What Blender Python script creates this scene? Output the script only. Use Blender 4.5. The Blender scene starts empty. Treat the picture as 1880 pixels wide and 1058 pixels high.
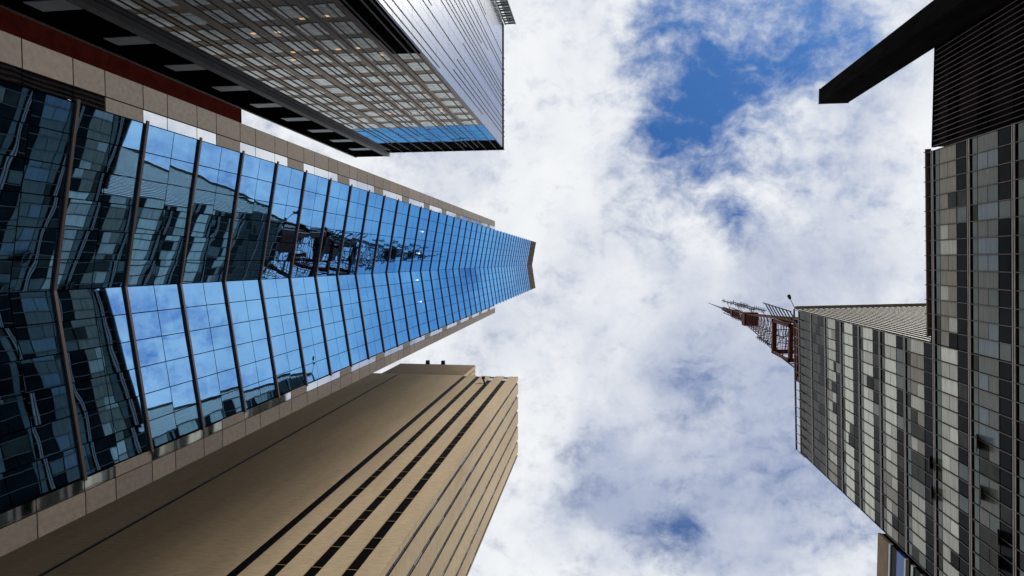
import bpy, math, random
from mathutils import Vector, Matrix
random.seed(7)
S = bpy.context.scene
C = S.collection
EYE = 1.6            # all plan heights below are measured from the eye; EYE lifts them onto the ground

# ------------------------------------------------------------------ materials
def mat(name, col, rough=.6, metal=0., spec=.5, tint=None, noise=None, bump=None, emit=None, streak=None):
    m = bpy.data.materials.new(name); m.use_nodes = True
    nt = m.node_tree; p = nt.nodes['Principled BSDF']
    p.inputs['Base Color'].default_value = (*col, 1)
    p.inputs['Roughness'].default_value = rough
    p.inputs['Metallic'].default_value = metal
    p.inputs['Specular IOR Level'].default_value = spec
    if tint: p.inputs['Specular Tint'].default_value = (*tint, 1)
    if emit:
        p.inputs['Emission Color'].default_value = (*emit[0], 1); p.inputs['Emission Strength'].default_value = emit[1]
    tc = nt.nodes.new('ShaderNodeTexCoord')
    if noise:                       # (scale vector, amount, detail)
        mp = nt.nodes.new('ShaderNodeMapping'); mp.inputs['Scale'].default_value = noise[0]
        nt.links.new(tc.outputs['Object'], mp.inputs['Vector'])
        n = nt.nodes.new('ShaderNodeTexNoise'); n.inputs['Scale'].default_value = 1; n.inputs['Detail'].default_value = noise[2]
        n.inputs['Roughness'].default_value = .6
        nt.links.new(mp.outputs[0], n.inputs['Vector'])
        mr = nt.nodes.new('ShaderNodeMapRange')
        mr.inputs['From Min'].default_value = .3; mr.inputs['From Max'].default_value = .7
        mr.inputs['To Min'].default_value = 1 - noise[1]; mr.inputs['To Max'].default_value = 1 + noise[1]
        nt.links.new(n.outputs['Fac'], mr.inputs['Value'])
        last = mr.outputs[0]
        if streak:                  # second layer: (scale vector, amount)
            mp2 = nt.nodes.new('ShaderNodeMapping'); mp2.inputs['Scale'].default_value = streak[0]
            nt.links.new(tc.outputs['Object'], mp2.inputs['Vector'])
            n2 = nt.nodes.new('ShaderNodeTexNoise'); n2.inputs['Scale'].default_value = 1; n2.inputs['Detail'].default_value = 5
            nt.links.new(mp2.outputs[0], n2.inputs['Vector'])
            mr2 = nt.nodes.new('ShaderNodeMapRange')
            mr2.inputs['From Min'].default_value = .35; mr2.inputs['From Max'].default_value = .65
            mr2.inputs['To Min'].default_value = 1 - streak[1]; mr2.inputs['To Max'].default_value = 1 + streak[1]*.6
            nt.links.new(n2.outputs['Fac'], mr2.inputs['Value'])
            mu = nt.nodes.new('ShaderNodeMath'); mu.operation = 'MULTIPLY'
            nt.links.new(last, mu.inputs[0]); nt.links.new(mr2.outputs[0], mu.inputs[1]); last = mu.outputs[0]
        mx = nt.nodes.new('ShaderNodeVectorMath'); mx.operation = 'SCALE'
        mx.inputs[0].default_value = col
        nt.links.new(last, mx.inputs['Scale'])
        nt.links.new(mx.outputs[0], p.inputs['Base Color'])
    if bump:                        # (scale vector, strength, distance)
        mp = nt.nodes.new('ShaderNodeMapping'); mp.inputs['Scale'].default_value = bump[0]
        nt.links.new(tc.outputs['Object'], mp.inputs['Vector'])
        n = nt.nodes.new('ShaderNodeTexNoise'); n.inputs['Scale'].default_value = 1; n.inputs['Detail'].default_value = 1.5
        nt.links.new(mp.outputs[0], n.inputs['Vector'])
        b = nt.nodes.new('ShaderNodeBump'); b.inputs['Strength'].default_value = bump[1]; b.inputs['Distance'].default_value = bump[2]
        nt.links.new(n.outputs['Fac'], b.inputs['Height']); nt.links.new(b.outputs[0], p.inputs['Normal'])
    return m

M = {}
M['blue_glass'] = mat('blue_mirror_glass', (.25, .50, .82), .012, 1., tint=(.34, .67, 1), bump=((.55, .55, .8), .35, .012))
M['clear_mirror'] = mat('silver_mirror_glass', (.80, .82, .84), .03, 1., bump=((.6, .6, .8), .3, .012))
M['sunshade'] = mat('bronze_sunshade', (.17, .13, .12), .32, .7)
M['joint'] = mat('dark_joint', (.015, .02, .03), .8, 0, 0.)
M['granite'] = mat('tan_granite', (.235, .195, .158), .6, 0, .3, noise=((9, 9, 9), .16, 6), streak=((.9, .9, .15), .12))
M['granite_b'] = mat('tan_granite_lighter', (.262, .215, .172), .6, 0, .3, noise=((9, 9, 9), .16, 6), streak=((.9, .9, .15), .12))
M['granite_c'] = mat('tan_granite_darker', (.215, .178, .148), .6, 0, .3, noise=((9, 9, 9), .18, 6), streak=((.9, .9, .2), .14))
M['cap'] = mat('brown_metal_cap', (.034, .025, .015), .7, 0, .06, noise=((2, 2, 2), .2, 4))
M['side_brown'] = mat('brown_frame_wall', (.135, .108, .086), .6, noise=((1, 1, 1), .15, 4))
M['side_window'] = mat('pale_blind_window', (.47, .53, .55), .35, noise=((1.2, 1.2, .6), .3, 3))
M['dark_glass'] = mat('dark_glass', (.008, .009, .011), .08, 0., .5)
M['beige'] = mat('beige_concrete', (.52, .41, .275), .9, 0, .2, noise=((.35, .35, .06), .15, 7), streak=((1.6, 1.6, 7), .12), bump=((3, 3, 14), .22, .02))
M['beige_dark'] = mat('brown_concrete', (.26, .175, .09), .8, noise=((.5, .5, .3), .15, 6), bump=((6, 6, 14), .25, .02))
M['slit'] = mat('dark_slit_glass', (.004, .004, .005), .4, 0, .02)
M['pale_pane'] = mat('pale_pane', (.48, .52, .55), .3)
M['red_wall'] = mat('dark_red_wall', (.026, .0045, .0035), .8, 0, 0., noise=((1, 1, 1), .3, 4))
M['tl_glass'] = mat('smoky_mirror_glass', (.52, .51, .50), .012, 1., bump=((.35, .5, .45), .40, .012))
M['tl_side'] = mat('silver_coated_glass', (.56, .57, .585), .27, 1., bump=((.5, .6, .5), .2, .012))
M['tl_fin'] = mat('dark_fin_metal', (.02, .019, .018), .4, .2)
M['tl_fin_pale'] = mat('grey_fin_metal', (.20, .19, .18), .4, .2)
M['tl_black'] = mat('black_recess', (.004, .004, .004), .8, 0, 0.)
M['tl_grey'] = mat('grey_metal_panel', (.24, .24, .25), .5, noise=((1, 1, 1), .12, 3))
M['teal_pane'] = mat('pale_teal_pane', (.42, .52, .52), .2)
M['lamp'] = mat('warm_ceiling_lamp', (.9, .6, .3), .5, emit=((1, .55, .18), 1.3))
M['white_lamp'] = mat('white_lamp', (.9, .9, .9), .5, emit=((1, 1, 1), 1.2))
M['lamp_casing'] = mat('black_lamp_casing', (.012, .012, .014), .5)
# right-hand building
M['rail'] = mat('pale_rail', (.34, .30, .275), .5, 0, .3, noise=((1, 1, 3), .2, 3))
M['mull'] = mat('grey_mullion', (.17, .145, .13), .6, 0, .1, noise=((1, 1, 3), .2, 3))
M['frame'] = mat('dark_window_frame', (.007, .006, .006), .7, 0, 0.)
def blind(name, col, rough=.22, amt=.2, vs=(.4, .4, 9), spec=.1):
    return mat(name, col, rough, 0, spec, noise=(vs, amt, 2))
M['p_white'] = blind('pale_blind', (.66, .66, .535), .28, .3, spec=.45)
M['p_cream'] = blind('cream_blind', (.44, .42, .34), .28, .32, spec=.4)
M['p_tan'] = blind('tan_blind', (.21, .18, .12), .3, .35, spec=.3)
M['p_grey'] = blind('grey_blind', (.115, .122, .10), .2, .3, spec=.25)
M['p_blue'] = blind('bluish_blind', (.15, .19, .21), .15, .25, spec=.25)
M['p_green'] = blind('green_grey_glass', (.085, .11, .095), .12, .3, (.4, .4, .5), .25)
M['p_dark'] = blind('dark_window_glass', (.006, .009, .010), .12, .6, (.4, .4, .4), .025)
M['p_brown'] = blind('brown_curtain', (.085, .05, .02), .4)
M['p_smoke'] = blind('smoky_window_glass', (.036, .038, .030), .25, .4, (.5, .5, .8), .05)
M['slat'] = mat('pale_slat', (.36, .33, .27), .5, noise=((.5, .5, .4), .2, 3))
M['roofing'] = mat('roof_felt', (.06, .06, .06), .9)
M['soot'] = mat('dark_brown_wall', (.012, .007, .0075), .8, 0, 0.02, noise=((.4, .4, .15), .4, 4))
M['louvre'] = mat('grey_louvre', (.12, .10, .092), .6, 0, .2)
M['pylon'] = mat('black_pylon_concrete', (.010, .0092, .0095), .9, 0, 0., noise=((1, 1, .3), .35, 4))
M['rust'] = mat('rusty_red_steel', (.085, .022, .014), .7, 0, .15, noise=((2, 2, 2), .4, 4))
M['steel'] = mat('dark_steel', (.018, .012, .011), .7, 0, .15)
M['nb_tan'] = mat('ochre_parapet', (.21, .15, .08), .8, noise=((1, 1, 1), .2, 4))
M['nb_blue'] = mat('deep_blue_panel', (.008, .09, .33), .4)
M['nb_white'] = mat('white_frame', (.50, .50, .47), .5)
M['asphalt'] = mat('asphalt', (.05, .05, .052), .9, noise=((3, 3, 3), .25, 6))
M['paving'] = mat('paving', (.20, .19, .18), .85, noise=((4, 4, 4), .2, 5))
M['kerb'] = mat('kerb_stone', (.30, .29, .28), .8)
M['paint'] = mat('road_paint', (.75, .75, .72), .6)
M['soil'] = mat('city_ground', (.12, .115, .11), .9, noise=((.3, .3, .3), .3, 5))

# ------------------------------------------------------------------ mesh builder
class MB:
    def __init__(s): s.v = []; s.f = []; s.m = []; s.mats = []
    def mi(s, m):
        if m not in s.mats: s.mats.append(m)
        return s.mats.index(m)
    def prism(s, poly, z0, z1, m):
        k = s.mi(m); n = len(poly); b = len(s.v)
        a = sum(poly[i][0]*poly[(i+1) % n][1]-poly[(i+1) % n][0]*poly[i][1] for i in range(n))
        if a < 0: poly = poly[::-1]
        s.v += [(x, y, z0) for x, y in poly] + [(x, y, z1) for x, y in poly]
        for i in range(n):
            j = (i+1) % n; s.f.append((b+i, b+j, b+n+j, b+n+i)); s.m.append(k)
        s.f.append(tuple(b+n-1-i for i in range(n))); s.m.append(k)
        s.f.append(tuple(b+n+i for i in range(n))); s.m.append(k)
    def box(s, x0, x1, y0, y1, z0, z1, m):
        x0, x1 = sorted((x0, x1)); y0, y1 = sorted((y0, y1)); z0, z1 = sorted((z0, z1))
        s.prism([(x0, y0), (x1, y0), (x1, y1), (x0, y1)], z0, z1, m)
    def beam(s, p, q, w, m, w2=None):
        p = Vector(p); q = Vector(q); d = (q-p)
        if d.length < 1e-6: return
        d.normalize(); a = d.orthogonal().normalized() if abs(d.z) < .999 else Vector((1, 0, 0))
        if abs(d.z) < .999: a = d.cross(Vector((0, 0, 1))).normalized()
        c = d.cross(a); w2 = w2 or w; k = s.mi(m); b = len(s.v)
        for o, ww in ((p, w), (q, w2)):
            for i, j in ((-1, -1), (1, -1), (1, 1), (-1, 1)):
                s.v.append(tuple(o + a*i*ww/2 + c*j*ww/2))
        for f in ((3, 2, 1, 0), (4, 5, 6, 7), (0, 1, 5, 4), (1, 2, 6, 5), (2, 3, 7, 6), (3, 0, 4, 7)):
            s.f.append(tuple(b+i for i in f)); s.m.append(k)
    def slab(s, p, q, n, t, z0, z1, m):      # a wall panel from p to q (2-D), thickness t behind its front, n = outward normal
        s.prism([p, q, (q[0]-n[0]*t, q[1]-n[1]*t), (p[0]-n[0]*t, p[1]-n[1]*t)], z0, z1, m)
    def mesh(s, name, org=(0, 0, 0)):
        me = bpy.data.meshes.new(name)
        me.from_pydata([(x-org[0], y-org[1], z-org[2]) for x, y, z in s.v], [], s.f)
        for m in s.mats: me.materials.append(M[m])
        me.polygons.foreach_set('material_index', s.m); me.update()
        return me
    def build(s, name, root=None, label=None, kind=None):
        org = ORG.get(root.name, (0, 0, 0)) if root else (0, 0, 0)
        o = bpy.data.objects.new(name, s.mesh(name, org)); C.objects.link(o)
        if root: o.parent = root
        if label: o['label'] = label
        if kind: o['kind'] = kind
        return o
ORG = {}
def thing(name, label, cat, loc=(0, 0, 0), rz=0, group=None, local=False):
    o = bpy.data.objects.new(name, None); C.objects.link(o)
    o.location = loc; o.rotation_euler = (0, 0, rz); o.empty_display_size = .5
    o['label'] = label; o['category'] = cat
    if group: o['group'] = group
    if not local: ORG[o.name] = loc
    return o
def sub(name, parent, mb, root, **k):        # a sub-part: same origin as its part
    o = mb.build(name, root, **k); o.parent = parent; return o
def tag(o, label, cat, group=None):
    o['label'] = label; o['category'] = cat
    if group: o['group'] = group
    return o

# ================================================================== GROUND
def sheet(name, x0, x1, y0, y1, z, m, thick=None):
    b = MB()
    if thick: b.box(x0, x1, y0, y1, z-thick, z, m)
    else:
        b.v = [(x0, y0, z), (x1, y0, z), (x1, y1, z), (x0, y1, z)]; b.f = [(0, 1, 2, 3)]; b.m = [b.mi(m)]
    o = b.build(name); o['kind'] = 'structure'; return o
sheet('ground', -900, 900, -900, 900, -.14, 'soil')
sheet('road', 3.0, 20.5, -900, 900, -.136, 'asphalt')
sheet('pavement', -60, 2.7, -300, 300, 0, 'paving', .13)
sheet('pavement', 20.8, 70, -300, 300, 0, 'paving', .13)
sheet('kerb', 2.71, 3.0, -300, 300, .005, 'kerb', .135)
sheet('kerb', 20.5, 20.79, -300, 300, .005, 'kerb', .135)
b = MB(); k = b.mi('paint')
for i in range(-40, 41):
    for x in (7.4, 16.1):
        n = len(b.v); b.v += [(x, i*6, -.131), (x+.15, i*6, -.131), (x+.15, i*6+3, -.131), (x, i*6+3, -.131)]; b.f.append((n, n+1, n+2, n+3)); b.m.append(k)
for x in (11.6, 11.9):
    n = len(b.v); b.v += [(x, -300, -.131), (x+.12, -300, -.131), (x+.12, 300, -.131), (x, 300, -.131)]; b.f.append((n, n+1, n+2, n+3)); b.m.append(k)
o = b.build('road_marking'); o['kind'] = 'structure'

# ================================================================== GLASS TOWER
T = thing('glass_tower', 'tall tower of blue mirror glass folded along its middle, with granite edges', 'tower', (-10, .54, 0))
a1, a2 = math.radians(10), math.radians(8.5)
F = (-10.0, .54)
L1, L2 = 3.46, 3.51
d1 = (math.sin(a1), -math.cos(a1)); d2 = (math.sin(a2), math.cos(a2))
E1 = (F[0]+d1[0]*L1, F[1]+d1[1]*L1); E2 = (F[0]+d2[0]*L2, F[1]+d2[1]*L2)
n1 = (math.cos(a1), math.sin(a1)); n2 = (math.cos(a2), -math.sin(a2))
zs = [10.29, 12.05, 13.82, 15.62, 17.42, 19.24, 21.11, 22.98, 24.84, 26.75, 28.63, 30.55, 32.47, 34.40, 36.35, 38.33, 40.27, 42.28, 44.23, 46.19]
while zs[-1]+1.95 < 86.5: zs.append(zs[-1]+1.955)
lo = zs[0]
while lo > 3.5: lo -= 1.75; zs.insert(0, lo)
GT, CT, PT = 86.8+EYE, 56.7+EYE, 94.0+EYE
zl = [z+EYE for z in zs]
def along(p, d, s): return (p[0]+d[0]*s, p[1]+d[1]*s)
def off(p, n, t): return (p[0]+n[0]*t, p[1]+n[1]*t)
# inner core of the prow (dark, behind the glass)
b = MB(); b.prism([off(E1, (-1, 0), .30), off(F, (-1, 0), .30), off(E2, (-1, 0), .30), (-13.2, E2[1]-.02), (-13.2, E1[1]+.02)], 0, GT, 'joint'); b.build('prow_core', T)
b = MB(); b.prism([off(E1, (-1, 0), .12), off(F, (-1, 0), .12), off(E2, (-1, 0), .12), (-13.2, E2[1]-.02), (-13.2, E1[1]+.02)], GT, PT-.02, 'cap')
for p, d, L, n in ((F, d1, L1, n1), (F, d2, L2, n2)):
    for i in range(3):
        s0, s1 = L*i/3+(.03 if i else .0), L*(i+1)/3
        b.slab(along(p, d, s0), along(p, d, s1), n, .1, GT+.02, PT, 'cap')
b.build('parapet_cap', T)
NP = 6
levels = [0.0]+zl+[GT]
for i in range(len(levels)-1):
    z0, z1 = levels[i], levels[i+1]; zm = (z0+z1)/2
    for p, d, L, n in ((F, d1, L1, n1), (F, d2, L2, n2)):
        b = MB()
        for q in range(NP):
            s0, s1 = L*q/NP+.010, L*(q+1)/NP-.010
            for za, zb in ((z0, zm), (zm, z1)):
                # every pane sits a hair out of true, as real curtain walling does
                u, w = random.uniform(-.0018, .0018), random.uniform(-.0018, .0018)
                P0, P1 = along(p, d, s0), along(p, d, s1)
                A, B_ = off(P0, n, u), off(P1, n, -u)
                A2, B2 = off(P0, n, u+w), off(P1, n, -u+w)
                kk = b.mi('blue_glass'); nb = len(b.v)
                A_, Bb = off(P0, n, -.05), off(P1, n, -.05)
                b.v += [(*A, za+.010), (*B_, za+.010), (*B2, zb-.010), (*A2, zb-.010), (*A_, za+.010), (*Bb, za+.010), (*Bb, zb-.010), (*A_, zb-.010)]
                fs = [(0, 1, 2, 3), (4, 7, 6, 5), (0, 4, 5, 1), (1, 5, 6, 2), (2, 6, 7, 3), (3, 7, 4, 0)]
                if d is d1: fs = [f[::-1] for f in fs]
                for f in fs: b.f.append(tuple(nb+t for t in f)); b.m.append(kk)
        b.build('glass_panel', T)
for z in zl:                                   # the bronze bars, bent along the fold
    b = MB(); w = .05; h = .031
    A, B_ = along(F, d1, L1+.07), along(F, d2, L2+.07)
    for p, q, n in ((A, F, n1), (F, B_, n2)):
        pi, qi, po, qo = off(p, n, .012), off(q, n, .012), off(p, n, w), off(q, n, w)
        if p is F: pi = (F[0]+.012, F[1]); po = (F[0]+w, F[1])
        else: qi = (F[0]+.012, F[1]); qo = (F[0]+w, F[1])
        b.prism([pi, qi, qo, po], z-h, z+h, 'sunshade')
    b.build('sunshade_bar', T)
# granite-clad shoulders with mirror windows let into the inner column
def shoulder(y_in, y_out):
    xs = -9.45; sg = 1 if y_out > y_in else -1
    ym = y_in + (y_out-y_in)*.38
    b = MB(); b.box(xs-.06, -19.0, y_in+sg*.03, y_out-sg*.05, 0, CT-.01, 'joint')
    rows = []
    for i in range(len(levels)-1):
        z0, z1 = levels[i], levels[i+1]
        if z0 >= CT: break
        zm = z0+(z1-z0)*.42
        for q, (za, zb) in enumerate(((z0, zm), (zm, z1))):
            if za < CT: rows.append((za, min(zb, CT), (i*2+q) % 4))
    g = .012; rg = random.Random(9)
    for za, zb, k in rows:
        b.box(xs, xs-.05, ym+sg*g, y_out-sg*.0, za+g, zb-g, rg.choice(('granite', 'granite', 'granite_b', 'granite_c')))
        if k == 3: b.box(xs-.004, xs-.05, y_in+sg*.03, ym-sg*g, za+g, zb-g, 'granite')
    root = b.build('granite_cladding', T)
    cur = []
    for za, zb, k in rows+[(0, 0, 3)]:
        if k == 3:
            if cur and cur[0][0] > 0:
                w = MB()
                for a_, c_ in cur: w.box(xs-.012, xs-.05, y_in+sg*.03, ym-sg*g, a_+.01, c_-.01, 'clear_mirror')
                w.build('window', T)
            cur = []
        else: cur.append((za, zb))
    return root
shoulder(E1[1], -3.67); shoulder(E2[1], 4.72)
# dark glazed flanks of the front block and the brown gridded body behind
b = MB(); b.box(-9.60, -19.0, -3.66, -3.62, 0, CT-.03, 'tl_black'); b.build('glazed_flank', T)
b = MB(); b.box(-9.52, -19.0, 4.672, 4.71, 0, CT-.03, 'granite_b'); b.build('granite_flank', T)
BT = 88+EYE
b = MB(); b.box(-13.3, -52, -3.55, 4.60, 0, BT, 'side_brown'); b.build('rear_wall', T)
b = MB(); b.box(-13.32, -52, -3.50, 4.55, BT, 99.5+EYE, 'joint')
x = -13.35
while x > -51:
    for q in range(6):
        for ya, yb in ((-3.54, -3.50), (4.55, 4.59)): b.box(x, x-1.36, ya+random.uniform(-.03, .03), yb, BT+.03+q*1.8, BT+1.77+q*1.8, 'blue_glass')
    x -= 1.4
b.build('glass_crown', T)
b = MB(); b.box(-13.3, -52, -3.56, 4.61, 99.5+EYE+.01, 106.5+EYE, 'tl_black'); b.build('crown_cap', T)
wn = 0
far = MB()
x = -13.9
cols = []
while x > -50: cols.append(x); x -= 2.9
for i in range(1, 25):
    z0 = i*3.6
    if z0+2.6 > BT: break
    for j, cx_ in enumerate(cols):
        for ys, yo in ((-3.552, -3.60), (4.602, 4.65)):
            w = far
            for u in range(3):
                for v in range(3):
                    w.box(cx_-.05-u*.66, cx_-.05-u*.66-.62, ys, yo, z0+v*.80, z0+v*.80+.76, 'side_window')
far.build('window_grid', T, kind='stuff')
for s1_, fc in ((1.0, 1), (2.2, 1), (.5, 2), (1.7, 2)):      # four small white lights in a row across the glass
    z = 33.3+EYE
    p = along(F, d1 if fc == 1 else d2, s1_); n = n1 if fc == 1 else n2
    b = MB(); q = off(p, n, .03); dd = d1 if fc == 1 else d2
    b.prism([off(q, dd, -.035), off(q, dd, .035), off(off(q, dd, .035), n, .06), off(off(q, dd, -.035), n, .06)], z-.05, z+.05, 'white_lamp'); b.build('facade_light', T)

# ================================================================== DARK OFFICE BLOCK (upper left of the photo)
Z = 64.0; TLT = Z+EYE
K = thing('office_block', 'dark mirror glass office block with thin vertical fins, reflecting a brown building and windows', 'building', (-15, -17, 0))
xF, yF, xB, yE = -9.66, -11.38, -21.85, -24.0
b = MB(); b.box(xB, xF-.06, yE, yF-.06, 0, TLT-.04, 'tl_black'); b.box(xB-3.7, xB+.02, yE, yF-.2, 0, TLT-2, 'tl_black'); b.build('wall', K)
FH = 3.2; nf = 20
b = MB()
for i in range(nf):
    z0, z1 = i*FH+EYE*0, (i+1)*FH
    z1 = min(z1, TLT-1.0)
    xx = xB
    while xx < xF-.1:
        x1 = min(xx+1.35, xF)
        b.box(xx+.012, x1-.012, yF-.05, yF+random.uniform(-.0, .004), z0+.012, z1-.012, 'tl_glass'); xx += 1.35
b.box(xB, xF, yF-.05, yF-.01, TLT-.98, TLT, 'tl_black')
b.build('curtain_wall', K, label='dark reflective curtain wall facing the tower')
b = MB()
for i in range(nf):
    z0, z1 = i*FH, min((i+1)*FH, TLT)
    for (za, zb) in ((z0, (z0+z1)/2), ((z0+z1)/2, z1)):
        yy = yE
        while yy < yF-.1:
            y1 = min(yy+1.26, yF-.062)
            b.box(xF-.05, xF+random.uniform(0, .004), yy+.008, y1-.008, za+.01, zb-.01, 'tl_side'); yy += 1.26
b.build('curtain_wall', K, label='pale silvery curtain wall facing the street')
def fin_runs(n, top):
    out = []
    for _ in range(n):
        a = random.uniform(2, top*.75); l = random.choice((9, 14, 20, 28, 40)); out.append((a, min(a+l, top)))
    return out
rnd = random.Random(3)
nfin = 0
for i in range(22):                     # fins on the face towards the tower
    xx = xB+.45+i*(xF-xB-.7)/21 + rnd.uniform(-.12, .12)
    for (za, zb) in ([(1, TLT)] if i % 2 == 0 else [(rnd.uniform(2, 30), rnd.uniform(34, TLT)), ]):
        b = MB(); b.box(xx-.022, xx+.022, yF+.004, yF+.035, za, zb, 'tl_fin'); b.box(xx-.012, xx+.012, yF+.035, yF+.045, za, zb, 'tl_fin_pale'); b.build('fin', K)
for i in range(24):                     # fins on the street face
    yy = yF-.35-i*(yF-yE-.5)/23.5 + rnd.uniform(-.1, .1)
    r = rnd.random()
    if r < .3: za, zb = 1, TLT
    elif r < .65: za, zb = 1, rnd.uniform(30, 56)
    else: za, zb = rnd.uniform(24, 46), TLT
    b = MB(); b.box(xF+.004, xF+.035, yy-.02, yy+.02, za, zb, 'tl_fin'); b.build('fin', K)
# corner pier with pale windows, grey return and light trim
PX0, PX1, PY = -25.7, -21.87, -11.03
b = MB(); b.box(PX0+.12, PX1-.07, PY-.7, PY-.02, 0, TLT+.1, 'tl_black'); b.build('pier', K)
b = MB(); b.box(PX0, PX0+.14, PY-.7, PY+.04, 0, TLT+.15, 'tl_fin_pale'); b.build('pier_trim', K)
b = MB()
for i in range(18):
    b.box(PX1-.06, PX1, yF-.0+.012, PY, i*3.65+.012, min((i+1)*3.65-.012, TLT+.12), 'tl_grey')
b.box(PX1-.52, PX1-.062, PY-.05, PY+.0, 0, TLT+.1, 'tl_grey')
b.build('pier_return', K)
for i in range(14):
    z0 = 30.0-4.37*6+i*4.37
    if z0+1.2 > TLT: break
    b = MB(); b.box(PX1-2.5, PX1-.55, PY-.02, PY+.02, z0, z0+1.0, 'pale_pane'); b.build('window', K)
# vertical ladder-like screen at the far corner
b = MB()
for xx in (xF+.02, xF+1.06): b.box(xx, xx+.10, yE-.12, yE+.0, 8, TLT+.05, 'tl_fin')
z = 8.2; i = 0
while z < TLT-.1:
    h = .30 if i % 2 else .16
    b.box(xF+.12, xF+1.06, yE-.10, yE-.02, z, z+h, 'tl_fin'); z += h+(.50 if i % 2 else .34); i += 1
sc_ = b.build('ladder_screen', K)
b = MB(); b.box(xF+.40, xF+1.06, yE-.085, yE-.075, 8.2, TLT-.1, 'teal_pane'); sub('pane', sc_, b, K)
# warm ceiling lamps seen through the glass, added as glowing plates on its face
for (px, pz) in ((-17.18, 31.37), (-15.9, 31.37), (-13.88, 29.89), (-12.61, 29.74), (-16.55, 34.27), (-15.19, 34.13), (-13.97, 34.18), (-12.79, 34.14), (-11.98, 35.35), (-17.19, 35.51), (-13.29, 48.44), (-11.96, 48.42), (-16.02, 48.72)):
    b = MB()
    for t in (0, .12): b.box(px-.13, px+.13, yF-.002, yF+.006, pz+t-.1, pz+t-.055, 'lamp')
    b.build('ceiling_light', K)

# dark red house squeezed between the two
R_ = thing('narrow_building', 'dark red windowless wall in the gap between glass tower and dark office block', 'building', (-45, -11, 0))
b = MB(); b.box(-40, -50, -17.6, -5, 0, 66.2+EYE, 'red_wall'); b.build('wall', R_)
b = MB(); b.box(-39.94, -40.2, -17.6, -5, 66.2+EYE, 66.35+EYE, 'red_wall'); b.build('coping', R_)

# ================================================================== BEIGE BUILDING
G = thing('beige_building', 'beige concrete building with long dark vertical window slits and a brown penthouse', 'building', (-20, 19, 0))
BH = 75.0; BZ = BH+EYE
gx, gy0, gy1 = -9.68, 14.02, 23.7
def xr(X): return X*BH
slits = [(-24.78, -24.52), (-16.48, -15.93), (-14.78, -14.23), (-13.05, -12.47), (-11.35, -10.77)]
b = MB(); b.box(-45, gx-.30, gy0+.45, gy1-.02, 0, BZ-.05, 'slit'); b.build('core_wall', G)
ed = [-45] + [v for s in slits for v in s] + [gx-.01]
for i in range(0, len(ed), 2):
    b = MB(); b.box(ed[i], ed[i+1], gy0, gy0+.44, 0, BZ, 'beige'); b.build('wall_panel', G)
rb = random.Random(5)
for i, (s0, s1_) in enumerate(slits):
    b = MB(); x0, x1 = s0, s1_
    b.box(x0, x1, gy0+.06, gy0+.445, 0, BZ-.2 if i else BZ-1, 'slit')
    if i >= 2:
        z = 4
        while z < BZ-3:
            b.box(x0, x1, gy0+.03, gy0+.058, z, z+.05, 'beige_dark'); b.box(x0, x1, gy0+.03, gy0+.058, z+1.2, z+1.25, 'beige_dark'); z += 3.3
    if i == 0: b.box(x0, x0+.04, gy0-.012, gy0+.05, 0, BZ-1, 'tl_grey')
    w = b.build('window_slit', G)
    if i >= 3:
        c = MB(); c.box(x0+.02, x1-.02, gy0+.025, gy0+.058, BZ-2.6, BZ-1.3, 'pale_pane'); sub('pane', w, c, G, label='pale pane near the top of the slit')
b = MB(); b.beam((-13.03+.1, gy0+.1, BZ-4.6), (-13.03-.15, gy0-.55, BZ-4.4), .16, 'lamp_casing'); b.beam((-13.03-.15, gy0-.55, BZ-4.4), (-13.03-.15, gy0-.55, BZ-4.0), .3, 'lamp_casing'); b.build('bracket', G)
# street face: beige piers alternating with thin window strips
ys = [14.62, 16.30, 18.12, 19.92, 21.84, 23.48]
prev = gy0+.442
for i, y in enumerate(ys+[gy1]):
    b = MB(); y1 = y-.20 if i < 6 else gy1
    b.box(gx-.29, gx, prev, y1, 0, BZ, 'beige'); b.build('wall_panel', G)
    if i < 6:
        b = MB(); b.box(gx-.25, gx-.05, y1+.002, y+.198, 0, BZ-.7, 'slit')
        z = 2.0
        while z < BZ-2:
            b.box(gx-.05, gx-.004, y1+.05, y1+.20, z, z+1.55, rb.choice(('p_grey', 'p_smoke', 'p_smoke', 'p_dark'))); z += 1.65
        b.build('window_slit', G)
    prev = y+.20
b = MB(); b.box(gx-.12, gx+.02, gy0-.02, gy0+.02, 0, BZ, 'beige'); b.build('corner_trim', G)
# penthouse
PH = 85+EYE
b = MB(); b.box(-27.7, -17.0, 14.42, 20.5, BZ-1, PH, 'beige_dark'); ph = b.build('penthouse', G)
b = MB()
for i in range(9): b.box(-16.99, -16.9, 14.5+i*.66, 14.9+i*.66, BZ, PH-.1, 'beige')
sub('louvre', ph, b, G)
for i, px in enumerate((-23.85, -21.63)):
    t = thing('floodlight', ('black floodlight on the penthouse edge of the beige building, nearer the glass tower', 'black floodlight on the penthouse edge of the beige building, farther from the glass tower')[i], 'floodlight', (px, 14.5, PH), group='floodlights on the penthouse edge')
    b = MB(); b.beam((px, 14.5, PH), (px, 14.42, PH+.5), .09, 'lamp_casing'); b.build('bracket', t)
    b = MB(); b.prism([(px-.22, 13.95), (px+.22, 13.95), (px+.27, 14.5), (px-.27, 14.5)], PH+.1, PH+.55, 'lamp_casing'); b.build('lamp_head', t)

# ================================================================== RIGHT-HAND OFFICE BUILDING (curtain wall)
PH_R = math.radians(-1.97)
Q = thing('curtain_wall_building', 'grey gridded office building of blinds and dark panes, tall part beside lower wing', 'building', (25.32, 0, 0), PH_R, local=True)
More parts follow.
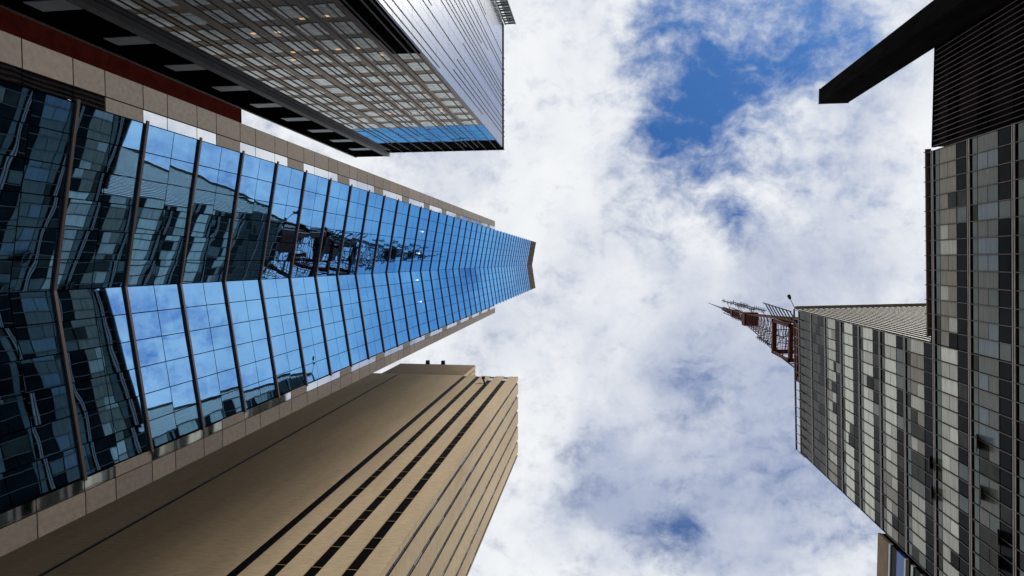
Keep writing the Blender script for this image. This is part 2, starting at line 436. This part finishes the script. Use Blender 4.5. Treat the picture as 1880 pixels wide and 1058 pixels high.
# local frame: x = depth behind the facade, y along the street, facade front at x = 0
FHR, BAY = 4.72, 1.135
yW0, yT0, yT1 = -8.42, 6.28, 24.95
TZ, WZ = 85.2+EYE, 52.6+EYE
b = MB(); b.box(.10, 34, yT0+.06, yT1, 0, TZ, 'frame'); b.build('wall', Q)
b = MB(); b.box(.10, 34, yW0, yT0+.05, 0, WZ, 'frame'); b.build('wall', Q, label='lower wing')
b = MB(); b.box(.3, 33.8, yT0+.3, yT1-.2, TZ+.002, TZ+.15, 'roofing'); b.build('roof', Q)
ztop = 85.0+EYE
floors = [ztop-FHR*k for k in range(0, 19)]     # rail height at the top of every storey
def cell(b, y0, zt, k, j, wing, r):
    y0 += .045; y1 = y0+BAY-.09
    def P(f0, f1, m, d=0.): b.box(.02+d, .09, y0, y1, max(zt-f1*FHR, .3), max(zt-f0*FHR, .35), m)
    def row(f0, f1, ms, d=0.):           # side-by-side along height
        n = len(ms); g = .012; h = (f1-f0-(n-1)*g)/n
        for i, m in enumerate(ms): P(f0+i*(h+g), f0+i*(h+g)+h, m, d)
    if k < 2 and not wing:               # the dark louvred top storeys
        row(.07, .93, [r.choice(('p_smoke', 'p_smoke', 'p_dark' if k else 'p_smoke')) for _ in range(2+(j % 3 > 0))]); return
    tr = 'p_green' if k < 10 and r.random() < .85 else 'p_smoke'
    u = r.random()
    if wing:
        col = ('p_tan', 'p_tan', 'p_tan', 'p_cream') if k == 7 else ('p_grey', 'p_blue', 'p_grey', 'p_green') if k == 8 else ('p_smoke', 'p_grey', 'p_dark')
        if k > 8: col = ('p_smoke', 'p_smoke', 'p_dark', 'p_dark')
    elif k == 2: col = ('p_tan', 'p_cream', 'p_tan', 'p_cream')
    elif k in (3, 4): col = ('p_white',)*6 + ('p_cream',)
    elif k == 5: col = ('p_white',)*4 + ('p_cream', 'p_cream', 'p_tan')
    elif k == 6: col = ('p_cream', 'p_cream', 'p_grey', 'p_tan', 'p_smoke') if j > 4 else ('p_cream', 'p_tan', 'p_cream')
    elif k == 7: col = ('p_white', 'p_cream', 'p_cream')
    elif k == 8: col = ('p_grey', 'p_smoke', 'p_grey', 'p_green', 'p_smoke') if j > 4 else ('p_grey', 'p_blue', 'p_grey')
    else: col = ('p_smoke', 'p_dark', 'p_dark', 'p_smoke')
    main = r.choice(col)
    if j % 2: ms = [main, r.choice(col) if u < .93 else r.choice(('p_dark', 'p_brown', 'p_tan', 'p_smoke'))]
    else: ms = [main] if u < .97 else [r.choice(('p_smoke', 'p_grey', 'p_dark'))]
    P(.085, .195, tr, .01)
    if len(ms) == 1 and r.random() < .08:
        q = r.uniform(.3, .75); P(.215, .215+.45*q, ms[0]); P(.215+.45*q+.004, .665, 'p_dark', .006)
    else: row(.215, .665, ms)
    dk = 'p_dark' if r.random() < .8 else r.choice(('p_smoke', 'p_green', 'p_green'))
    P(.69, .92, dk, .012)
def blocks():
    for k, zt in enumerate(floors):
        n = int(round((yT1-yT0)/BAY))
        for j in range(n): yield (yT0+.1+j*(yT1-yT0-.15)/n, zt, k, j, False)
        if zt <= WZ+1.4:
            n = int(round((yT0-yW0)/BAY))
            for j in range(n): yield (yW0+.05+j*(yT0-yW0)/n, zt, k, j, True)
cells = list(blocks())
def in_frame(c):
    z = c[1]-EYE-FHR/2; y = c[0]
    return z > 0 and 25.8/z < .62 and -.30 < y/z < .47
vis = sorted([c for c in cells if in_frame(c)], key=lambda c: c[1])[:100]
visset = set((c[2], c[3], c[4]) for c in vis)
rest = MB(); rr = random.Random(11)
for c in cells:
    if (c[2], c[3], c[4]) in visset:
        b = MB(); cell(b, *c, rr); b.build('window', Q)
    else: cell(rest, *c, rr)
rest.build('window_field', Q, kind='stuff')
# ajar sashes
for (y, z, dep, m) in ((18.0, 43.3, .55, 'p_tan'), (19.6, 43.3, .55, 'p_tan'), (12.35, 45.6, .5, 'p_dark'), (15.75, 45.2, .5, 'p_smoke'), (15.8, 51.8, .5, 'p_dark'), (18.1, 51.6, .5, 'p_dark')):
    b = MB(); z += EYE
    b.beam((.0, y+.5, z+1.0), (-dep, y+.5, z), .05, 'mull'); b.beam((.0, y-.45, z+1.0), (-dep, y-.45, z), .05, 'mull')
    b.beam((-dep, y-.45, z), (-dep, y+.5, z), .05, 'mull')
    kk = b.mi(m); nb = len(b.v)
    b.v += [(.0, y-.42, z+1.0), (.0, y+.47, z+1.0), (-dep, y+.47, z), (-dep, y-.42, z), (.02, y-.42, z+1.0), (.02, y+.47, z+1.0), (-dep+.02, y+.47, z), (-dep+.02, y-.42, z)]
    for f in ((0, 1, 2, 3), (7, 6, 5, 4), (0, 4, 5, 1), (1, 5, 6, 2), (2, 6, 7, 3), (3, 7, 4, 0)): b.f.append(tuple(nb+t for t in f)); b.m.append(kk)
    b.build('open_sash', Q)
# vertical mullions stand proud of the glass; horizontal double rails at every storey
n = int(round((yT1-yT0)/BAY))
for j in range(n+1):
    y = yT0+.1+j*(yT1-yT0-.15)/n
    b = MB(); b.box(-.05, .0, y-.024, y+.024, .2, TZ, 'mull'); b.box(-.20, -.12, y-.03, y+.03, TZ-2.2, 86.4+EYE, 'mull'); b.box(-.13, .0, y-.03, y+.03, TZ-2.2, TZ-2.1, 'mull'); b.box(.0, .094, y-.02, y+.02, .2, TZ, 'frame'); b.build('mullion', Q)
n = int(round((yT0-yW0)/BAY))
for j in range(n):
    y = yW0+.05+j*(yT0-yW0)/n
    b = MB(); b.box(-.05, .0, y-.024, y+.024, .2, WZ+.1, 'mull'); b.beam((0, y, WZ-.2), (-.36, y, WZ-.1), .05, 'mull'); b.box(.0, .094, y-.02, y+.02, .2, WZ-.02, 'frame'); b.build('mullion', Q)
for k, zt in enumerate(floors):
    wing = zt <= WZ+.5
    b = MB(); ya = yW0 if wing else yT0+.07
    b.box(-.045, .012, ya, yT1, zt-.16, zt-.04, 'rail'); b.box(-.045, .012, ya, yT1, zt+.05, zt+.15, 'rail'); b.box(-.03, .014, ya, yT1, zt-.04, zt+.05, 'frame'); b.build('floor_rail', Q)
b = MB(); b.box(-.22, -.02, yT0, yT1+.03, 86.4+EYE, 86.55+EYE, 'mull'); b.build('roof_rail', Q)
b = MB(); b.box(-.10, .3, yW0-.25, yT0-.42, WZ+.12, WZ+.25, 'mull'); b.build('wing_coping', Q)
# slatted side wall above the wing
b = MB(); x = .15
while x < 33.6:
    b.box(x, x+.17, yT0-.02, yT0+.028, WZ+.35, 86.3+EYE, 'slat'); x += .66
b.box(.12, 34, yT0+.03, yT0+.055, WZ+.02, 86.3+EYE, 'frame')
b.build('slat_screen', Q)
b = MB(); b.box(.0, 34, yT0-.40, yT0-.0, 86.32+EYE, 86.6+EYE, 'slat'); b.build('coping', Q)
b = MB(); b.box(1.6, 14, 8.0, 14.6, TZ+.16, 89.6+EYE, 'soot'); b.build('roof_plinth', Q)
b = MB(); b.box(17.5, 29.5, 6.9, 11, TZ+.16, 93+EYE, 'soot'); b.build('plant_room', Q)

# floodlight pole on the roof corner
t = thing('roof_lamp', 'thin leaning pole with small dark lamp at gridded building roof corner', 'lamp', (25.55, 6.3, 86.55+EYE))
b = MB(); b.beam((25.55, 6.3, 86.5+EYE), (25.15, 4.78, 87.6+EYE), .07, 'steel'); b.build('pole', t)
b = MB(); b.beam((25.2, 4.98, 87.5+EYE), (25.08, 4.52, 87.8+EYE), .30, 'steel', .36); b.build('lamp_head', t)

# ================================================================== LATTICE MAST
ax, ay = 47.4, 18.2
A = thing('lattice_tower', 'rusty red lattice antenna tower with square platforms on the gridded building roof', 'antenna tower', (ax, ay, TZ+.15))
prof = [(TZ+.15, 6.3), (112, 5.9), (138, 5.2), (147, 4.9), (162, 4.3), (186, 2.7), (209, 1.5), (212, 1.3), (231, .75), (252, .45)]
def hw(z):
    for (z0, h0), (z1, h1) in zip(prof, prof[1:]):
        if z <= z1: return h0+(h1-h0)*max(0, (z-z0))/(z1-z0)
    return .45
corners = ((-1, -1), (1, -1), (1, 1), (-1, 1))
def cp(i, z): h = hw(z); return Vector((ax+corners[i][0]*h, ay+corners[i][1]*h, z))
for i in range(4):
    b = MB()
    for (z0, _), (z1, _) in zip(prof, prof[1:]): b.beam(cp(i, z0), cp(i, z1),   .28 if z1 < 170 else .2 if z1 < 215 else .16, 'rust')
    b.build('leg', A)
z = TZ+.15; lev = [z]
while z < 250: z += max(2.2, hw(z)*1.35); lev.append(min(z, 252))
for s, (za, zb) in enumerate(((0, 113), (113, 139), (139, 163), (163, 212), (212, 300))):
    b = MB()
    for z0, z1 in zip(lev, lev[1:]):
        if not (za <= z0 < zb): continue
        w = .11 if z0 < 140 else .09
        for i in range(4):
            j = (i+1) % 4
            b.beam(cp(i, z0), cp(j, z1), w, 'rust'); b.beam(cp(j, z0), cp(i, z1), w, 'rust'); b.beam(cp(i, z1), cp(j, z1), w, 'rust')
            if z0 > 140: continue
            m_ = (cp(i, z0)+cp(j, z0))/2; b.beam(m_, cp(i, (z0+z1)/2), w*.7, 'rust'); b.beam(m_, cp(j, (z0+z1)/2), w*.7, 'rust')
    b.build('bracing', A)
def cage(z0, z1, hx, hy, t, cx0=0):
    b = MB(); X, Y = ax+cx0, ay
    for sx in (-1, 1):                     # four corner panels and two square rings of solid plates
        for sy in (-1, 1):
            b.box(X+sx*hx, X+sx*(hx-t), Y+sy*hy, Y+sy*(hy-.12), z0, z1, 'rust')
            b.box(X+sx*hx, X+sx*(hx-.12), Y+sy*hy, Y+sy*(hy-t), z0, z1, 'rust')
    for za in (z0, z1-t*1.4):
        for sx in (-1, 1): b.box(X+sx*hx, X+sx*(hx-.8), Y-hy, Y+hy, za, za+t*1.4, 'rust')
        for sy in (-1, 1): b.box(X-hx+.8, X+hx-.8, Y+sy*hy, Y+sy*(hy-.8), za, za+t*1.4, 'rust')
    fr = b.build('platform', A)
    g = MB()
    for i in range(5):
        u = -hx+.9+(2*hx-1.8)*i/4; g.beam((X+u, Y-hy+.6, z1-.5), (X+u, Y+hy-.6, z1-.5), .16, 'steel')
        v = -hy+.9+(2*hy-1.8)*i/4; g.beam((X-hx+.6, Y+v, z1-.8), (X+hx-.6, Y+v, z1-.8), .16, 'steel')
    g.box(X-1.2, X+1.2, Y-hy+.8, Y-.2, z0+3, z1-2, 'rust')
    sub('joist', fr, g, A)
cage(113, 138, 6.9, 6.4, .9); cage(147, 161.5, 5.5, 4.2, .75)
b = MB()                                    # side rack of slanting aerials beside the upper platform
r0, r1 = Vector((ax-5.6, ay-7.2, 146)), Vector((ax-5.0, ay-7.4, 172))
b.beam(r0, r1, .22, 'steel')
for i in range(8):
    p = r0+(r1-r0)*(i+.3)/8; b.beam(p, p+Vector((1.2, 3.4, -3.2)), .22, 'steel')
b.build('aerial_rack', A)
def deck(z, h, t):
    b = MB(); 
    for sx in (-1, 1):
        b.box(ax+sx*h, ax+sx*(h-.25), ay-h, ay+h, z, z+t, 'rust'); b.box(ax-h+.25, ax+h-.25, ay+sx*h, ay+sx*(h-.25), z, z+t, 'rust')
    b.box(ax-h+.26, ax+h-.26, ay-h+.26, ay+h-.26, z+.2, z+.4, 'steel')
    b.build('deck', A)
deck(206, 2.1, 3.6); deck(229, 1.2, 2.2)
rn = random.Random(4)
for (zb_, zt_, dx, dy) in ((178, 222, -2.4, -4.4), (196, 246, -1.2, -3.4), (214, 238, .6, 1.8), (168, 190, -2.0, 3.6)):
    b = MB(); p0 = Vector((ax+dx*1.25, ay+dy*1.1, zb_)); p1 = Vector((ax+dx, ay+dy, zt_))
    b.beam(p0, p1, .24, 'steel')
    nn = int((zt_-zb_)/2.2)
    for i in range(nn):
        p = p0+(p1-p0)*(i+.5)/nn
        if rn.random() < .75:
            b.beam(p+Vector((-.7, 0, 0)), p+Vector((.7, 0, .2)), .15, 'steel'); b.beam(p+Vector((0, -.7, 0)), p+Vector((0, .7, .2)), .15, 'steel')
    for f in (.1, .5, .85):
        p = p0+(p1-p0)*f; b.beam(p, (ax, ay, p.z-3), .12, 'rust')
    b.build('aerial', A)
b = MB(); b.beam((ax, ay, 250), (ax, ay, 284), .42, 'steel', .14)
for z in (226, 233, 236, 239, 243):
    for i in range(4):
        d = Vector((corners[i][0], corners[i][1], 0)); b.beam((ax, ay, z), Vector((ax, ay, z+.6))+d*1.1, .16, 'steel'); b.beam(Vector((ax, ay, z-.8))+d*1.1, Vector((ax, ay, z+1.6))+d*1.1, .2, 'steel')
b.build('mast', A)

# ================================================================== LOUVRED BUILDING AND PYLON (upper right)
lx = 27.0; LZ = 56+EYE
Lo = thing('louvred_building', 'dark building screened by thin vertical louvres between black pylon and gridded building', 'building', (30, -17, 0))
b = MB(); b.box(lx+.25, 50, -45, -9.35, 0, LZ-.05, 'soot'); b.build('wall', Lo)
b = MB()
for i in range(14): b.box(lx+.08, lx+.24, -45, -9.36, LZ-3.1-i*4.0, LZ-1.9-i*4.0, 'tl_black')
b.build('floor_band', Lo)
b = MB(); y = -9.42
while y > -44.9:
    b.box(lx, lx+.075, y-.022, y+.022, .2, LZ, 'louvre'); y -= .405
b.box(lx-.02, lx+.3, -45, -9.34, LZ+.002, LZ+.16, 'tl_black')
b.build('louvre', Lo, label='screen of thin vertical louvres', )
Py = thing('pylon', 'black slender concrete pylon rising higher than the louvred building beside it', 'pylon', (25.2, -18, 0))
b = MB(); b.box(23.75, 26.75, -18.8, -17.25, 0, 73.3+EYE, 'pylon'); b.build('shaft', Py)
b = MB(); b.box(23.70, 26.80, -18.85, -17.20, 73.3+EYE, 73.42+EYE, 'tl_grey'); b.build('coping', Py)

# ================================================================== NEIGHBOUR (lower right corner)
N = thing('banded_building', 'building with ochre parapet and blue and white bands behind the gridded building, lower right', 'building', (32, 42, 0))
nx = 26.0; NZ = 61.8+EYE
b = MB(); b.box(nx+.3, 50, 25.4, 62, 0, NZ-.1, 'frame'); b.build('wall', N)
b = MB(); b.box(nx, nx+.3, 25.4, 62, NZ-2.1, NZ, 'nb_tan'); b.build('parapet', N)
z = NZ-2.15
for i in range(14):
    b = MB(); b.box(nx+.02, nx+.3, 25.4, 62, z-.35, z, 'nb_white'); b.box(nx+.1, nx+.3, 25.4, 62, z-1.5, z-.36, 'p_dark'); b.box(nx+.05, nx+.3, 25.4, 62, z-2.9, z-1.52, 'nb_blue' if i % 2 == 0 else 'p_grey'); b.box(nx+.02, nx+.3, 25.4, 62, z-3.2, z-2.92, 'nb_white'); b.build('window_band', N)
    z -= 4.1
    if z < 5: break

# ================================================================== SKY
sun_el, sun_az = 43, 50        # azimuth measured from +X towards -Y
W = bpy.data.worlds.new('World'); S.world = W; W.use_nodes = True
nt = W.node_tree; nt.nodes.clear()
N_ = lambda t: nt.nodes.new(t)
def L(a, b_): nt.links.new(a, b_)
def math_(op, a, b_=None, c=None, clamp=False):
    n = N_('ShaderNodeMath'); n.operation = op; n.use_clamp = clamp
    for i, v in enumerate((a, b_, c)):
        if v is None: continue
        if isinstance(v, (int, float)): n.inputs[i].default_value = v
        else: L(v, n.inputs[i])
    return n.outputs[0]
out = N_('ShaderNodeOutputWorld'); bg = N_('ShaderNodeBackground'); L(bg.outputs[0], out.inputs[0])
SKYS = .1
bg.inputs['Strength'].default_value = SKYS
sky = N_('ShaderNodeTexSky'); sky.sky_type = 'NISHITA'; sky.sun_disc = False
sky.dust_density = .25; sky.sun_elevation = math.radians(sun_el)
az = math.radians(-sun_az); sd = Vector((math.cos(az)*math.cos(math.radians(sun_el)), math.sin(az)*math.cos(math.radians(sun_el)), math.sin(math.radians(sun_el))))
sky.sun_rotation = math.atan2(sd.x, sd.y)
tc = N_('ShaderNodeTexCoord'); sep = N_('ShaderNodeSeparateXYZ'); L(tc.outputs['Generated'], sep.inputs[0])
zc = math_('MAXIMUM', sep.outputs[2], .08)
u = math_('DIVIDE', sep.outputs[0], zc); v = math_('DIVIDE', sep.outputs[1], zc)
cb = N_('ShaderNodeCombineXYZ'); L(u, cb.inputs[0]); L(v, cb.inputs[1])
uv = cb.outputs[0]
def noise(vec, scale, detail, rough, dist=0., off_=(0, 0, 0)):
    mp = N_('ShaderNodeMapping'); mp.inputs['Location'].default_value = off_; L(vec, mp.inputs[0])
    n = N_('ShaderNodeTexNoise'); n.inputs['Scale'].default_value = scale; n.inputs['Detail'].default_value = detail; n.inputs['Roughness'].default_value = rough; n.inputs['Distortion'].default_value = dist
    L(mp.outputs[0], n.inputs['Vector']); return n.outputs['Fac']
# wind-torn warp of the blob field
wx = math_('MULTIPLY_ADD', noise(uv, 6, 4, .6), .16, -.08); wy = math_('MULTIPLY_ADD', noise(uv, 6, 4, .6, 0, (7, 3, 1)), .16, -.08)
cw = N_('ShaderNodeCombineXYZ'); L(math_('ADD', u, wx), cw.inputs[0]); L(math_('ADD', v, wy), cw.inputs[1])
def blob(cx_, cy_, rx, ry, amp):
    mp = N_('ShaderNodeMapping'); mp.vector_type = 'POINT'
    mp.inputs['Scale'].default_value = (1/rx, 1/ry, 1); mp.inputs['Location'].default_value = (-cx_/rx, -cy_/ry, 0)
    L(cw.outputs[0], mp.inputs[0])
    ln = N_('ShaderNodeVectorMath'); ln.operation = 'DOT_PRODUCT'; L(mp.outputs[0], ln.inputs[0]); L(mp.outputs[0], ln.inputs[1])
    return math_('MULTIPLY', math_('EXPONENT', math_('MULTIPLY', ln.outputs['Value'], -1)), amp)
def total(lst):
    t_ = None
    for q in lst:
        o_ = blob(*q); t_ = o_ if t_ is None else math_('ADD', t_, o_)
    return t_
blue = total([(.23, -.20, .13, .09, .26), (.07, -.30, .05, .10, .2), (.16, -.42, .14, .05, .22), (.12, -.18, .08, .10, .62), (.15, -.27, .10, .09, .58), (.24, -.30, .12, .07, .50), (.30, -.37, .10, .08, .72), (.37, -.29, .06, .07, .55), (.12, -.38, .07, .06, .40), (.05, -.40, .06, .06, .18), (.22, -.05, .05, .032, .85), (.20, -.14, .06, .05, .25), (.30, -.13, .06, .05, .18), (.06, -.06, .03, .06, .20), (.38, -.10, .07, .06, .2),
              (.12, .44, .05, .06, .78), (.15, .19, .04, .06, .62), (.33, .16, .08, .07, .26), (.36, .36, .10, .09, .34), (.22, .30, .07, .06, .24), (-.02, .36, .05, .08, .38), (-.8, 0, .5, .8, .3), (.75, -.12, .14, .14, .36), (.62, .14, .12, .12, .42), (.62, .36, .12, .10, .4), (1.0, .1, .2, .4, .25), (.9, -.6, .3, .3, .3), (.9, .6, .35, .35, .3)])
fine = noise(uv, 13, 12, .68, .1); 
rot = N_('ShaderNodeMapping'); rot.inputs['Rotation'].default_value = (0, 0, math.radians(35)); rot.inputs['Scale'].default_value = (11, 26, 1); L(cw.outputs[0], rot.inputs[0])
wisp = noise(rot.outputs[0], 1, 9, .62, .15)
mid = noise(uv, 4.5, 8, .58, .4, (3, 8, 0))
ripple = noise(uv, 40, 5, .6, .1, (2, 9, 4)); cov = math_('ADD', math_('MULTIPLY', blue, 1.02), math_('MULTIPLY_ADD', ripple, .7, -.35))
cov = math_('ADD', cov, math_('MULTIPLY_ADD', fine, 1.1, -.55)); cov = math_('ADD', cov, math_('MULTIPLY_ADD', wisp, 1.3, -.65))
mr = N_('ShaderNodeMapRange'); mr.interpolation_type = 'SMOOTHSTEP'
mr.inputs['From Min'].default_value = -.02; mr.inputs['From Max'].default_value = 1.2; L(cov, mr.inputs['Value'])
clear = mr.outputs[0]
# cloud tone: bright white to lavender grey
grey = total([(.33, .28, .20, .22, .55), (.12, .40, .14, .10, .5), (.15, .2, .07, .08, .4), (.28, .02, .12, .07, .35), (.30, .12, .12, .08, .35), (.0, .35, .08, .12, .4), (-.04, -.02, .05, .08, .22), (.03, -.12, .05, .08, .22), (.08, -.02, .05, .05, .18), (.38, -.2, .08, .08, .35), (.36, -.45, .1, .1, .3)])
gt = math_('ADD', grey, math_('MULTIPLY_ADD', mid, 1.5, -.72)); gt = math_('ADD', gt, math_('MULTIPLY_ADD', fine, .4, -.2))
mg = N_('ShaderNodeMapRange'); mg.interpolation_type = 'SMOOTHSTEP'; mg.inputs['From Min'].default_value = -.2; mg.inputs['From Max'].default_value = .85; L(gt, mg.inputs['Value'])
def rgbmix(fac, a, b_):
    n = N_('ShaderNodeMix'); n.data_type = 'RGBA'; L(fac, n.inputs['Factor'])
    for i, x_ in ((6, a), (7, b_)):
        if isinstance(x_, tuple): n.inputs[i].default_value = (*x_, 1)
        else: L(x_, n.inputs[i])
    return n.outputs[2]
q_ = 1/SKYS
cloud = rgbmix(mg.outputs[0], (.90*q_, .92*q_, .94*q_), (.40*q_, .46*q_, .62*q_))
hs = N_('ShaderNodeHueSaturation'); hs.inputs['Saturation'].default_value = 1.15; hs.inputs['Value'].default_value = 1.3; L(sky.outputs[0], hs.inputs['Color'])
tw = N_('ShaderNodeVectorMath'); tw.operation = 'MULTIPLY'; L(hs.outputs[0], tw.inputs[0]); tw.inputs[1].default_value = (.42, .74, 1.04)
L(rgbmix(clear, cloud, tw.outputs[0]), bg.inputs['Color'])

sun = bpy.data.lights.new('sun', 'SUN'); sun.energy = 3.0; sun.angle = math.radians(26); sun.color = (1, .95, .88)
so = bpy.data.objects.new('sun', sun); C.objects.link(so); so.rotation_euler = (-sd).to_track_quat('-Z', 'Y').to_euler(); so.location = sd*300

# ================================================================== CAMERA
f_px, vx, vy = 1150.0, 1100-940, 480-529
zi = Vector((vx, vy, f_px)).normalized()                     # zenith in image axes (right, down, forward)
xi = Vector((1, 0, 0)); xi = (xi-zi*xi.dot(zi)).normalized()
yi = zi.cross(xi)
# rows = world axes in image axes; columns therefore image axes in world
Rm = Matrix((xi, yi, zi))
right, down, fwd = Rm.col[0], Rm.col[1], Rm.col[2]
cam = bpy.data.cameras.new('camera'); cam.sensor_width = 36; cam.lens = 36*f_px/1880; cam.clip_end = 5000; cam.clip_start = .05
co = bpy.data.objects.new('camera', cam); C.objects.link(co)
mw = Matrix((right, -down, -fwd)).transposed().to_4x4(); mw.translation = (0, 0, EYE); co.matrix_world = mw
S.camera = co
S.render.engine = 'CYCLES'
S.view_settings.view_transform = 'Standard'; S.view_settings.look = 'None'; S.view_settings.exposure = 0; S.view_settings.gamma = 1
S.cycles.max_bounces = 8; S.cycles.glossy_bounces = 5; S.cycles.diffuse_bounces = 3
S.cycles.use_denoising = True
